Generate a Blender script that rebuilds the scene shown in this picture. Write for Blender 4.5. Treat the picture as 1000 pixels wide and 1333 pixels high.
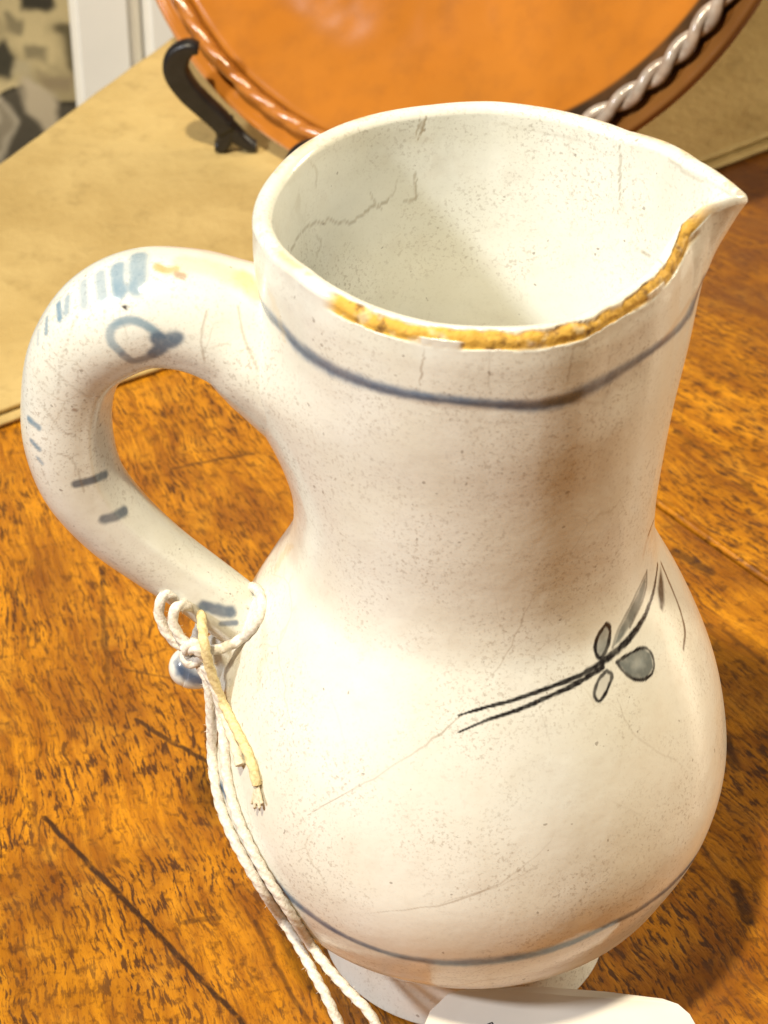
import bpy, bmesh, math
import numpy as np
from mathutils import Vector
from mathutils.bvhtree import BVHTree

rng = np.random.default_rng(7)
scene = bpy.context.scene
for o in list(bpy.data.objects):
    bpy.data.objects.remove(o, do_unlink=True)
COL = scene.collection

# ------------------------------------------------------------------ camera
CAM = np.array([0.0, -0.4, 0.42627]); YAW, PITCH, FPX = -0.04273, 0.66467, 3492.7
cy_, sy_, cp_, sp_ = math.cos(YAW), math.sin(YAW), math.cos(PITCH), math.sin(PITCH)
FWD = np.array([sy_*cp_, cy_*cp_, -sp_]); RGT = np.array([cy_, -sy_, 0.0]); UPV = np.cross(RGT, FWD)
cam_data = bpy.data.cameras.new('camera')
cam_data.sensor_fit = 'VERTICAL'; cam_data.sensor_height = 36.0
cam_data.lens = 36.0*FPX/1333.0
cam_data.clip_start = 0.01; cam_data.clip_end = 50
cam = bpy.data.objects.new('camera', cam_data); COL.objects.link(cam)
from mathutils import Matrix
cam.matrix_world = Matrix(((RGT[0], UPV[0], -FWD[0], CAM[0]), (RGT[1], UPV[1], -FWD[1], CAM[1]),
                           (RGT[2], UPV[2], -FWD[2], CAM[2]), (0, 0, 0, 1)))
cam_data.dof.use_dof = True; cam_data.dof.focus_distance = 0.53; cam_data.dof.aperture_fstop = 40
scene.camera = cam

# ------------------------------------------------------------------ world and lamps (indoor shop light)
world = bpy.data.worlds.new('World'); scene.world = world; world.use_nodes = True
bg = world.node_tree.nodes['Background']
bg.inputs[0].default_value = (1.0, 0.90, 0.76, 1); bg.inputs[1].default_value = 0.09

def lamp(name, pos, target, size, power, color, shape='DISK', size_y=None):
    d = bpy.data.lights.new(name, 'AREA'); d.shape = shape; d.size = size
    if size_y: d.size_y = size_y
    d.energy = power; d.color = color
    o = bpy.data.objects.new(name, d); COL.objects.link(o); o.location = pos
    o.rotation_euler = (Vector(target)-Vector(pos)).to_track_quat('-Z', 'Y').to_euler()
    return o
lamp('ceiling_lamp', (-0.40, -0.62, 2.0), (0, 0.10, 0.06), 0.11, 52.0, (1.0, 0.86, 0.62))
lamp('window_light', (-1.52, -0.84, 1.50), (0, 0.10, 0.10), 0.22, 38.0, (0.96, 0.97, 1.0))
lamp('side_lamp', (1.15, 0.55, 0.50), (0, 0, 0.09), 0.22, 15.0, (1.0, 0.87, 0.64), 'RECTANGLE', 0.6)
scene.view_settings.view_transform = 'Standard'; scene.view_settings.look = 'None'
scene.view_settings.gamma = 1; scene.view_settings.use_curve_mapping = False
scene.view_settings.exposure = 0.03

# ------------------------------------------------------------------ helpers
def ray(x, y):
    v = FWD + RGT*(x-500)/FPX + UPV*(666.5-y)/FPX
    return v/np.linalg.norm(v)
def at_z(x, y, z=0.0):
    v = ray(x, y); return CAM + v*((z-CAM[2])/v[2])
def at_y(x, y, Y):
    v = ray(x, y); return CAM + v*((Y-CAM[1])/v[1])
def project(P):
    v = P-CAM; z = v@FWD
    return np.stack([500+FPX*(v@RGT)/z, 666.5-FPX*(v@UPV)/z], -1)
def sstep(x, a, b):
    t = np.clip((x-a)/(b-a), 0, 1); return t*t*(3-2*t)
def vnoise(P, scale, seed=0):
    """smooth value noise 0..1 for an N x 3 array"""
    q = np.asarray(P, float)*scale + seed*17.31
    i = np.floor(q).astype(np.int64); f = q-i; f = f*f*(3-2*f)
    def h(ix, iy, iz):
        n = (ix*374761393 + iy*668265263 + iz*2147483647 + seed*1013) & 0xffffffff
        n = ((n ^ (n >> 13))*1274126177) & 0xffffffff
        return ((n ^ (n >> 16)) & 0xffff)/65535.0
    r = 0
    for a in (0, 1):
        for b in (0, 1):
            for c in (0, 1):
                w = (f[:, 0] if a else 1-f[:, 0])*(f[:, 1] if b else 1-f[:, 1])*(f[:, 2] if c else 1-f[:, 2])
                r = r + w*h(i[:, 0]+a, i[:, 1]+b, i[:, 2]+c)
    return r
def fbm(P, scale, seed=0, n=3):
    return sum(vnoise(P, scale*2**k, seed+k)*0.5**k for k in range(n))/sum(0.5**k for k in range(n))
def catmull(pts, n):
    p = np.asarray(pts, float); p = np.vstack([2*p[0]-p[1], p, 2*p[-1]-p[-2]])
    out = []; m = len(p)-3
    for t in np.linspace(0, m, n):
        k = min(int(t), m-1); u = t-k
        a, b, c, d = p[k:k+4]
        out.append(0.5*((2*b)+(c-a)*u+(2*a-5*b+4*c-d)*u*u+(3*b-a-3*c+d)*u**3))
    return np.array(out)

def mesh_obj(name, verts, faces, mat=None, parent=None, smooth=True):
    me = bpy.data.meshes.new(name)
    verts = np.asarray(verts, np.float32)
    if isinstance(faces, np.ndarray):
        k = faces.shape[1]
        me.vertices.add(len(verts)); me.vertices.foreach_set('co', verts.ravel())
        me.loops.add(faces.size); me.loops.foreach_set('vertex_index', faces.astype(np.int32).ravel())
        me.polygons.add(len(faces)); me.polygons.foreach_set('loop_start', np.arange(0, faces.size, k, dtype=np.int32))
        me.update(calc_edges=True); me.validate()
    else:
        me.from_pydata([tuple(map(float, v)) for v in verts], [], faces); me.update()
    if smooth: me.polygons.foreach_set('use_smooth', np.ones(len(me.polygons), bool))
    if mat: me.materials.append(mat)
    o = bpy.data.objects.new(name, me); COL.objects.link(o)
    if parent: o.parent = parent
    return o
def set_color(o, rgba, name='paint'):
    a = o.data.color_attributes.new(name, 'FLOAT_COLOR', 'POINT')
    a.data.foreach_set('color', np.asarray(rgba, np.float32).ravel())
def set_float(o, v, name):
    a = o.data.attributes.new(name, 'FLOAT', 'POINT'); a.data.foreach_set('value', np.asarray(v, np.float32))
def tag(o, label, cat, group=None):
    o['label'] = label; o['category'] = cat
    if group: o['group'] = group
    return o
def empty(name, loc=(0, 0, 0)):
    o = bpy.data.objects.new(name, None); COL.objects.link(o); o.location = loc; o.empty_display_size = 0.02
    return o
def adopt(child, parent):
    child.parent = parent; child.matrix_parent_inverse = Matrix.Translation(-Vector(parent.location))
    return child
def grid_faces(nr, nc, wrap=True):
    i = np.arange(nr-1)[:, None]; j = np.arange(nc if wrap else nc-1)[None]
    j2 = (j+1) % nc
    return np.stack([i*nc+j+0*i, i*nc+j2+0*i, (i+1)*nc+j2, (i+1)*nc+j], -1).reshape(-1, 4)
def sweep(path, radii, seg=16, flat=None, twist=0.0, lobes=0, lobe_amp=0.0, cap=True):
    """tube along a path, parallel-transported frame; returns verts, faces"""
    path = np.asarray(path, float); n = len(path); radii = np.broadcast_to(np.asarray(radii, float), (n,))
    T = np.gradient(path, axis=0); T /= np.linalg.norm(T, axis=1)[:, None]
    a = np.array([0, 1.0, 0]) if abs(T[0][1]) < .9 else np.array([1.0, 0, 0])
    N = np.cross(T[0], a); N /= np.linalg.norm(N)
    seglen = np.r_[0, np.cumsum(np.linalg.norm(np.diff(path, axis=0), axis=1))]
    V = np.zeros((n, seg, 3)); th = np.linspace(0, 2*np.pi, seg, endpoint=False)
    for k in range(n):
        N = N-T[k]*(N@T[k]); N /= np.linalg.norm(N); B = np.cross(T[k], N)
        rr = radii[k]*(1+lobe_amp*(np.abs(np.cos(lobes*0.5*(th+twist*seglen[k])))-0.6)) if lobes else radii[k]*np.ones(seg)
        V[k] = path[k]+(np.cos(th)*rr)[:, None]*N+(np.sin(th)*rr)[:, None]*B
    v = V.reshape(-1, 3); f = grid_faces(n, seg)
    if cap:
        v = np.vstack([v, path[0], path[-1]]); b = len(v)-2
        c = [(b, (j+1) % seg, j, j) for j in range(seg)] + [(b+1, (n-1)*seg+j, (n-1)*seg+(j+1) % seg, (n-1)*seg+(j+1) % seg) for j in range(seg)]
        f = [tuple(q) for q in f] + [q[:3] for q in c]
    return v, f

# ------------------------------------------------------------------ materials
class NT:
    def __init__(s, name):
        s.m = bpy.data.materials.new(name); s.m.use_nodes = True; s.t = s.m.node_tree
        s.b = s.t.nodes['Principled BSDF']
    def n(s, typ, **kw):
        nd = s.t.nodes.new(typ)
        for k, v in kw.items(): setattr(nd, k, v)
        return nd
    def link(s, a, b): s.t.links.new(a, b)
    def put(s, sock, v):
        if isinstance(v, bpy.types.NodeSocket): s.link(v, sock)
        else: sock.default_value = v
    def math(s, op, a, b=0.0, clamp=False):
        nd = s.n('ShaderNodeMath', operation=op, use_clamp=clamp); s.put(nd.inputs[0], a); s.put(nd.inputs[1], b); return nd.outputs[0]
    def vm(s, op, a, b=(0, 0, 0)):
        nd = s.n('ShaderNodeVectorMath', operation=op); s.put(nd.inputs[0], a)
        if op == 'SCALE': s.put(nd.inputs['Scale'], b)
        else: s.put(nd.inputs[1], b)
        return nd.outputs['Value'] if op in ('DOT_PRODUCT', 'LENGTH', 'DISTANCE') else nd.outputs['Vector']
    def coord(s): return s.n('ShaderNodeTexCoord').outputs['Object']
    def noise(s, vec, scale, detail=3.0, rough=0.55, dist=0.0):
        nd = s.n('ShaderNodeTexNoise'); s.put(nd.inputs['Vector'], vec); nd.inputs['Scale'].default_value = scale
        nd.inputs['Detail'].default_value = detail; nd.inputs['Roughness'].default_value = rough; nd.inputs['Distortion'].default_value = dist
        return nd.outputs['Fac']
    def ramp(s, fac, a, b, lo=0.0, hi=1.0):
        nd = s.n('ShaderNodeMapRange', interpolation_type='SMOOTHSTEP'); s.put(nd.inputs[0], fac)
        for k, v in zip((1, 2, 3, 4), (a, b, lo, hi)): nd.inputs[k].default_value = v
        return nd.outputs[0]
    def mix(s, fac, a, b, blend='MIX'):
        nd = s.n('ShaderNodeMix', data_type='RGBA', blend_type=blend); s.put(nd.inputs[0], fac)
        s.put(nd.inputs[6], a if isinstance(a, bpy.types.NodeSocket) else (*a, 1)); s.put(nd.inputs[7], b if isinstance(b, bpy.types.NodeSocket) else (*b, 1))
        return nd.outputs[2]
    def bump(s, h, dist, strength=1.0, prev=None):
        nd = s.n('ShaderNodeBump'); nd.inputs['Strength'].default_value = strength; nd.inputs['Distance'].default_value = dist
        s.put(nd.inputs['Height'], h)
        if prev: s.link(prev, nd.inputs['Normal'])
        return nd.outputs[0]
    def out(s, col=None, rough=None, normal=None):
        if col is not None: s.put(s.b.inputs['Base Color'], col if isinstance(col, bpy.types.NodeSocket) else (*col, 1))
        if rough is not None: s.put(s.b.inputs['Roughness'], rough)
        if normal is not None: s.link(normal, s.b.inputs['Normal'])
        return s.m

def glaze_material():
    s = NT('cracked_tin_glaze'); c = s.coord()
    big = s.noise(c, 38, 4); mid = s.noise(c, 160, 3)
    col = s.mix(s.ramp(big, .35, .68), (.79, .795, .735), (.745, .735, .645))
    col = s.mix(s.ramp(mid, .5, .8, 0, .35), col, (.66, .62, .54))
    # iron speckle: tiny pin specks in patches
    patch = s.ramp(s.noise(c, 45, 2), .36, .62)
    sp1 = s.ramp(s.noise(c, 1250, 2, .6), .55, .67)
    sp2 = s.ramp(s.noise(c, 1900, 1, .6), .56, .72)
    sp = s.math('MULTIPLY', s.math('ADD', s.math('MULTIPLY', sp1, .50), s.math('MULTIPLY', sp2, .32), True), s.math('ADD', s.math('MULTIPLY', patch, .85), .15))
    col = s.mix(s.math('MULTIPLY', sp, .85), col, (.35, .30, .24))
    pin = s.ramp(s.noise(c, 620, 1.0, .4), .765, .80, 0, .55)
    col = s.mix(pin, col, (.16, .12, .09))
    # craze lines
    vo = s.n('ShaderNodeTexVoronoi', feature='DISTANCE_TO_EDGE')
    warp = s.n('ShaderNodeTexNoise'); s.link(c, warp.inputs['Vector']); warp.inputs['Scale'].default_value = 90; warp.inputs['Detail'].default_value = 3
    s.link(s.vm('ADD', c, s.vm('SCALE', s.vm('SUBTRACT', warp.outputs['Color'], (.5, .5, .5)), .006)), vo.inputs['Vector'])
    vo.inputs['Scale'].default_value = 62
    cr = s.math('MULTIPLY', s.ramp(vo.outputs[0], .0, .016, 1, 0), s.ramp(s.noise(c, 42, 2), .52, .70, 0, .30))
    col = s.mix(cr, col, (.36, .29, .19))
    pa = s.n('ShaderNodeAttribute', attribute_name='paint'); wa = s.n('ShaderNodeAttribute', attribute_name='wear')
    brush = s.ramp(s.noise(c, 900, 1), .2, .6, .93, 1.0)
    col = s.mix(s.math('MULTIPLY', pa.outputs['Alpha'], brush), col, pa.outputs['Color'])
    # chipped bare clay on the rim
    cn = s.noise(c, 330, 3, .6)
    clay = s.mix(s.ramp(cn, .30, .50), (.22, .11, .02), (.64, .37, .055))
    clay = s.mix(s.ramp(s.noise(c, 300, 2), .56, .72, 0, .6), clay, (.74, .60, .34))
    col = s.mix(wa.outputs['Fac'], col, clay)
    rg = s.math('ADD', s.ramp(big, .3, .7, .13, .24), s.math('MULTIPLY', wa.outputs['Fac'], .6))
    h = s.math('MULTIPLY', s.noise(c, 220, 2), .6)
    n1 = s.bump(h, .0006, .35)
    n2 = s.bump(s.math('MULTIPLY', cn, wa.outputs['Fac']), .0006, .7, n1)
    s.b.inputs['Specular IOR Level'].default_value = .55
    return s.out(col, rg, n2)

def wood_material():
    s = NT('old_polished_wood'); c = s.coord()
    wob = s.n('ShaderNodeTexNoise'); s.link(c, wob.inputs['Vector']); wob.inputs['Scale'].default_value = 22; wob.inputs['Detail'].default_value = 3
    p = s.vm('ADD', c, s.vm('SCALE', s.vm('SUBTRACT', wob.outputs['Color'], (.5, .5, .5)), .012))
    q = s.vm('SUBTRACT', p, (-.236, .477, 0)); sep = s.n('ShaderNodeSeparateXYZ'); s.link(q, sep.inputs[0])
    u = s.math('MULTIPLY', s.math('ARCTAN2', sep.outputs[1], sep.outputs[0]), .5)
    r = s.vm('LENGTH', q)
    def gv(su, sv, off=0.0):
        cb = s.n('ShaderNodeCombineXYZ'); s.link(s.math('MULTIPLY', u, su), cb.inputs[0]); s.link(s.math('MULTIPLY', r, sv), cb.inputs[1]); cb.inputs[2].default_value = off
        return cb.outputs[0]
    blot = s.noise(c, 26, 3, .6); blot2 = s.noise(c, 75, 3, .6)
    streak = s.noise(gv(260, 30), 1, 3, .65)
    pore = s.noise(gv(1050, 190, 3.), 1, 3, .62)
    pore2 = s.noise(gv(2000, 420, 9.), 1, 2, .6)
    blotch = s.noise(c, 330, 3, .6)
    col = s.mix(s.ramp(streak, .3, .7), (.30, .103, .006), (.60, .245, .009))
    col = s.mix(s.ramp(blot, .42, .72, 0, .72), col, (.20, .062, .005))
    col = s.mix(s.ramp(blot2, .52, .75, 0, .5), col, (.62, .28, .016))
    dens = s.ramp(s.noise(c, 34, 3), .32, .6, .25, 1)
    pm = s.math('MULTIPLY', s.ramp(pore, .50, .60), dens)
    col = s.mix(s.math('MULTIPLY', pm, .92), col, (.05, .016, .004))
    col = s.mix(s.math('MULTIPLY', s.ramp(pore2, .55, .70), .5), col, (.12, .04, .006))
    col = s.mix(s.math('MULTIPLY', s.ramp(blotch, .52, .70), .6), col, (.07, .023, .004))
    col = s.mix(s.ramp(s.noise(gv(90, 9, 5.), 1, 3, .6), .52, .70, 0, .55), col, (.16, .05, .006))
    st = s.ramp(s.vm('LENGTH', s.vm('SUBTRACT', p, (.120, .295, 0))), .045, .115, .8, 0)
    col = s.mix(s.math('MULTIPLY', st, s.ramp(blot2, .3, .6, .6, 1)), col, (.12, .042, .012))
    # long scratches and dents, each a dark line of its own
    w2 = s.n('ShaderNodeTexNoise'); s.link(c, w2.inputs['Vector']); w2.inputs['Scale'].default_value = 120; w2.inputs['Detail'].default_value = 2
    ps = s.vm('ADD', c, s.vm('SCALE', s.vm('SUBTRACT', w2.outputs['Color'], (.5, .5, .5)), .0022))
    total = None
    for (a, b, w, amt) in [((58, 1065), (330, 1345), .0010, .95), ((178, 938), (275, 995), .0009, .85), ((132, 740), (140, 890), .0010, .5),
                           ((330, 1200), (400, 1330), .0008, .6), ((20, 1010), (70, 1130), .0006, .4), ((225, 610), (330, 590), .0008, .6),
                           ((880, 720), (925, 745), .0022, .7), ((945, 960), (960, 1000), .0018, .7), ((880, 560), (985, 640), .0010, .5),
                           ((940, 820), (1005, 870), .0008, .5), ((955, 1150), (975, 1200), .0018, .8), ((900, 1080), (985, 1200), .0006, .4),
                           ((160, 870), (250, 890), .0006, .45), ((240, 1200), (285, 1195), .0010, .5), ((10, 760), (60, 850), .0007, .4)]:
        A = at_z(*a); B = at_z(*b); A[2] = B[2] = 0; ba = B-A
        flat = s.vm('MULTIPLY', ps, (1, 1, 0))
        pa = s.vm('SUBTRACT', flat, tuple(A)); h = s.math('DIVIDE', s.vm('DOT_PRODUCT', pa, tuple(ba)), float(ba@ba), True)
        d = s.vm('LENGTH', s.vm('SUBTRACT', pa, s.vm('SCALE', tuple(ba), h)))
        m = s.ramp(d, w*.35, w, amt, 0)
        total = m if total is None else s.math('MAXIMUM', total, m)
    total = s.math('MULTIPLY', total, s.ramp(s.noise(c, 300, 3), .25, .5, .45, 1))
    col = s.mix(total, col, (.035, .014, .006))
    rg = s.math('ADD', s.ramp(blot2, .3, .7, .30, .44), s.math('MULTIPLY', pm, .15))
    h = s.math('SUBTRACT', s.math('MULTIPLY', blotch, .3), s.math('MULTIPLY', pore, .8))
    return s.out(col, rg, s.bump(h, .0006, .6))

def cloth_material(name, a, b, dark):
    s = NT(name); c = s.coord()
    n1 = s.noise(c, 30, 5, .6); n2 = s.noise(c, 130, 4, .6); n3 = s.noise(c, 1400, 2)
    col = s.mix(s.ramp(n1, .3, .7), a, b)
    col = s.mix(s.ramp(n2, .5, .75, 0, .5), col, dark)
    h = s.math('ADD', s.math('MULTIPLY', n2, 1.0), s.math('MULTIPLY', n3, .15))
    s.b.inputs['Specular IOR Level'].default_value = .25
    return s.out(col, .72, s.bump(h, .002, .45))

def simple(name, col, rough, var=.15, scale=200, bump=.0003, spec=.5, metallic=0.0):
    s = NT(name); c = s.coord(); n = s.noise(c, scale, 4)
    cc = s.mix(s.ramp(n, .3, .7), col, tuple(x*(1-var) for x in col))
    s.b.inputs['Specular IOR Level'].default_value = spec; s.b.inputs['Metallic'].default_value = metallic
    return s.out(cc, rough, s.bump(n, bump, .5))

def attr_material(name, rough, scale, bump, var=.25, spec=.5):
    s = NT(name); c = s.coord(); pa = s.n('ShaderNodeAttribute', attribute_name='paint')
    n = s.noise(c, scale, 4); n2 = s.noise(c, scale*.18, 3)
    col = s.mix(s.ramp(n, .4, .75, 0, var), pa.outputs['Color'], (.16, .06, .02), 'MIX')
    col = s.mix(s.ramp(n2, .35, .7, 0, .10), col, (.80, .36, .08))
    s.b.inputs['Specular IOR Level'].default_value = spec
    return s.out(col, rough, s.bump(n, bump, .4))

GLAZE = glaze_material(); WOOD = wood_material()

# ------------------------------------------------------------------ table of old boards
table = tag(empty('table', (0, .1, -.026)), 'old orange-brown wooden table top with dark pores and scratches', 'table')
gd = np.array([.651, -.759]); gn = np.array([.759, .651])            # board direction and across the boards
E0 = at_z(0, 230)[:2]; E1 = at_z(235, 55)[:2]; ed = (E1-E0)/np.linalg.norm(E1-E0)
en = np.array([ed[1], -ed[0]])                                        # points onto the table
def clip(poly, p0, nrm):
    out = []
    for k in range(len(poly)):
        a, b = poly[k], poly[(k+1) % len(poly)]; da, db = (a-p0)@nrm, (b-p0)@nrm
        if da >= 0: out.append(a)
        if da*db < 0: out.append(a+(b-a)*da/(da-db))
    return out
def slab(name, poly, z0, z1, mat, parent, bev=.0012):
    bm = bmesh.new(); n = len(poly)
    lo = [bm.verts.new((p[0], p[1], z0)) for p in poly]; hi = [bm.verts.new((p[0], p[1], z1)) for p in poly]
    bm.faces.new(hi); bm.faces.new(lo[::-1])
    for k in range(n): bm.faces.new((lo[k], lo[(k+1) % n], hi[(k+1) % n], hi[k]))
    bmesh.ops.recalc_face_normals(bm, faces=bm.faces)
    if bev: bmesh.ops.bevel(bm, geom=[e for e in bm.edges if all(v.co.z > z1-1e-5 for v in e.verts)], offset=bev, segments=3, affect='EDGES')
    me = bpy.data.meshes.new(name); bm.to_mesh(me); bm.free(); me.materials.append(mat)
    o = bpy.data.objects.new(name, me); COL.objects.link(o); adopt(o, parent); return o
cuts = [-.30, -.125, .134, .36, .60]
for k in range(4):
    a, b = cuts[k]+.0006, cuts[k+1]-.0006
    poly = [gn*a+gd*-1.1, gn*b+gd*-1.1, gn*b+gd*.6, gn*a+gd*.6]
    poly = clip(poly, E0+en*.004, en)
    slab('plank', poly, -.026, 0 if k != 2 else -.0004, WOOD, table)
slab('backing_board', clip([gn*-.29+gd*-1.0, gn*.59+gd*-1.0, gn*.59+gd*.55, gn*-.29+gd*.55], E0+en*.03, en), -.040, -.0265, simple('dark_underside', (.03, .015, .008), .7), table, 0)

# ------------------------------------------------------------------ tan cloth folded in two layers
cloth = tag(empty('tan_cloth', (-.02, .27, 0)), 'folded tan cloth covering the back of the table under the plate', 'cloth')
TAN = cloth_material('tan_felt', (.53, .395, .165), (.44, .315, .12), (.32, .225, .085))
N0 = at_z(0, 560)[:2]; N1 = at_z(945, 219)[:2]; nd = (N1-N0)/np.linalg.norm(N1-N0); nn = np.array([-nd[1], nd[0]])
def cloth_layer(name, inset, z0, th):
    base = N0+nn*inset
    nu, nv = 220, 130; us = np.linspace(-.15, .85, nu); t = np.linspace(0, 1, nv)
    q0 = base[None]+us[:, None]*nd
    vend = np.clip(-((q0-E0)@en)/(nn@en)-.0012, .002, .62)               # where each thread reaches the table's far edge
    vfull = t[:, None]*(vend+.022)[None, :]
    over = np.clip(vfull-vend[None, :], 0, None); vs = np.minimum(vfull, vend[None, :])
    V = np.zeros((nv, nu, 3)); V[..., :2] = q0[None]+vs[..., None]*nn-en*(np.minimum(over, .003)*.8)[..., None]
    drop = np.clip(over-.001, 0, None)
    flat = V.reshape(-1, 3).copy(); flat[:, 2] = 0
    wav = (fbm(flat, 26, 3)-.5).reshape(nv, nu)*.0014
    edge = np.exp(-vs/.004)*(fbm(flat, 60, 5)-.3).reshape(nv, nu)*.0008
    V[..., 2] = z0+th+np.clip(wav, -.0004, .001)+edge-drop
    wob = (fbm(flat, 45, 9)-.5).reshape(nv, nu)*.0016
    V[..., :2] += (wob*np.exp(-vs/.02))[..., None]*nn
    top = V.reshape(-1, 3); bot = top.copy(); bot[:, 2] -= th*.9
    ft = grid_faces(nv, nu, False); n = len(top)
    side = []
    ring = [j for j in range(nu)] + [i*nu+nu-1 for i in range(1, nv)] + [(nv-1)*nu+j for j in range(nu-2, -1, -1)] + [i*nu for i in range(nv-2, 0, -1)]
    for k in range(len(ring)):
        a, b = ring[k], ring[(k+1) % len(ring)]; side.append((a+n, b+n, b, a))
    f = np.vstack([ft, ft[:, ::-1]+n, np.array(side)])
    o = mesh_obj(name, np.vstack([top, bot]), f, TAN); adopt(o, cloth); return o
cloth_layer('lower_layer', 0.0, .0006, .0014)
cloth_layer('upper_layer', .0028, .0026, .0016)
CZ = .0042

# ------------------------------------------------------------------ background beyond the table
panel = empty('white_panelling', (-.13, .47, -.35)); panel['kind'] = 'structure'
WHITE = simple('old_white_paint', (.88, .84, .75), .5, .04, 30, .0004)
def board(x0, x1, y, name='board', th=.02):
    bm = bmesh.new(); bmesh.ops.create_cube(bm, size=1)
    for v in bm.verts: v.co = Vector(((x0+x1)/2+v.co.x*(x1-x0), y+th/2+v.co.y*th, 0.0+v.co.z*.7))
    bmesh.ops.bevel(bm, geom=bm.edges[:], offset=.004, segments=3, affect='EDGES')
    me = bpy.data.meshes.new(name); bm.to_mesh(me); bm.free(); me.materials.append(WHITE)
    for p in me.polygons: p.use_smooth = False
    o = bpy.data.objects.new(name, me); COL.objects.link(o); adopt(o, panel); return o
YP = .46
xs = at_y(183, 40, YP)[0]
board(at_y(92, 70, YP+.006)[0], xs-.0015, YP+.006); board(xs+.0005, xs+.09, YP); board(xs+.0915, xs+.2, YP+.004)

def floral_panel():
    Y = .53
    tr = at_y(88, 0, Y); br = at_y(116, 140, Y)
    nu, nv = 330, 420
    us = np.linspace(0, 1, nu); vs = np.linspace(0, 1, nv); x1 = (tr[0]+br[0])/2+.03
    X = x1-.16*(1-us)[None, :]+0*vs[:, None]; Z = (-.20+.36*vs)[:, None]+0*us[None]
    # hem leans very slightly, cloth bulges like a stuffed back
    X = X+(Z-tr[2])*-.03
    Yy = Y+.010*(2*us-1)[None, :]**4+.0012*np.sin(Z*70)+.0*X
    front = np.stack([X, Yy, Z], -1).reshape(-1, 3); back = front.copy(); back[:, 1] += .03
    px = project(front); col = np.tile(np.array([.085, .072, .050]), (len(front), 1))
    base = np.array([.50, .40, .21])
    nse = fbm(front, 75, 4); nz = fbm(front, 85, 8)
    def blob(poly, c, soft=9):
        P = np.asarray(poly, float); x, y = px[:, 0]+(nse-.5)*34, px[:, 1]+(nz-.5)*34
        inside = np.zeros(len(px), bool); dist = np.full(len(px), 1e9)
        for k in range(len(P)):
            (ax, ay), (bx, by) = P[k], P[(k+1) % len(P)]
            cr = ((ay > y) != (by > y)) & (x < (bx-ax)*(y-ay)/(by-ay+1e-12)+ax); inside ^= cr
            t = np.clip(((x-ax)*(bx-ax)+(y-ay)*(by-ay))/((bx-ax)**2+(by-ay)**2), 0, 1)
            dist = np.minimum(dist, np.hypot(x-ax-t*(bx-ax), y-ay-t*(by-ay)))
        w = np.where(inside, 1.0, np.clip(1-dist/soft, 0, 1))[:, None]
        col[:] = col*(1-w)+np.asarray(c)*w
    lum = sstep(nse, .3, .7)[:, None]
    beige = base*(.75+.5*lum)
    blob([(-160, -200), (260, -200), (260, 128), (100, 133), (70, 128), (40, 115), (20, 118), (0, 122), (-30, 108), (-160, 112)], (.0, .0, .0)); m = (col.sum(1) < .01)
    col[m] = beige[m]
    blob([(38, -8), (72, -8), (74, 2), (60, 7), (40, 6)], (.045, .04, .028))
    blob([(74, 32), (88, 36), (104, 92), (112, 138), (103, 130), (92, 80), (84, 46)], (.13, .105, .055))
    blob([(6, 58), (14, 78), (11, 100), (-4, 92), (-20, 76)], (.05, .045, .03))
    blob([(30, 110), (44, 112), (66, 132), (71, 150), (68, 166), (60, 174), (48, 158), (36, 140)], (.52, .43, .29))
    blob([(-30, 126), (4, 130), (14, 160), (12, 190), (0, 212), (-30, 200)], (.50, .43, .31))
    blob([(2, 140), (8, 165), (4, 190), (-6, 170)], (.30, .25, .17))
    blob([(14, 20), (34, 26), (30, 40), (12, 36)], (.27, .22, .12)); blob([(40, 60), (62, 66), (58, 78), (38, 74)], (.27, .22, .12))
    blob([(52, 100), (86, 104), (84, 114), (56, 110)], (.30, .23, .13)); blob([(20, 84), (36, 88), (34, 100), (18, 96)], (.47, .39, .23))
    # printed repeats lower down and to the side
    for k in range(46):
        cx, cyy = rng.uniform(-700, 60), rng.uniform(-300, 1300)
        if -60 < cyy < 235 and cx > -60: continue
        a = rng.uniform(0, 6.28); L = rng.uniform(22, 46)
        th = np.linspace(0, 2*np.pi, 9)[:-1]
        pl = np.stack([cx+L*np.cos(th)*math.cos(a)-.45*L*np.sin(th)*math.sin(a), cyy+L*np.cos(th)*math.sin(a)+.45*L*np.sin(th)*math.cos(a)], -1)
        blob(pl, [(.50, .42, .29), (.37, .30, .165), (.05, .045, .03)][k % 3])
    ft = grid_faces(nv, nu, False); n = len(front)
    ring = [j for j in range(nu)] + [i*nu+nu-1 for i in range(1, nv)] + [(nv-1)*nu+j for j in range(nu-2, -1, -1)] + [i*nu for i in range(nv-2, 0, -1)]
    side = np.array([(ring[(k+1) % len(ring)], ring[k], ring[k]+n, ring[(k+1) % len(ring)]+n) for k in range(len(ring))])
    s = NT('floral_print'); pa = s.n('ShaderNodeAttribute', attribute_name='paint'); c = s.coord()
    wv = s.noise(c, 1500, 2)
    s.b.inputs['Specular IOR Level'].default_value = .15
    m = s.out(s.mix(s.ramp(wv, .3, .7, 0, .15), pa.outputs['Color'], (.2, .16, .1)), .85, s.bump(wv, .001, .4))
    o = mesh_obj('floral_fabric', np.vstack([front, back]), np.vstack([ft, ft[:, ::-1]+n, side]), m)
    set_color(o, np.hstack([np.vstack([col, col*.6]), np.ones((2*n, 1))]))
    tag(o, 'dark fabric with beige floral print hanging beyond the table edge', 'fabric'); return o
floral_panel()

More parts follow.
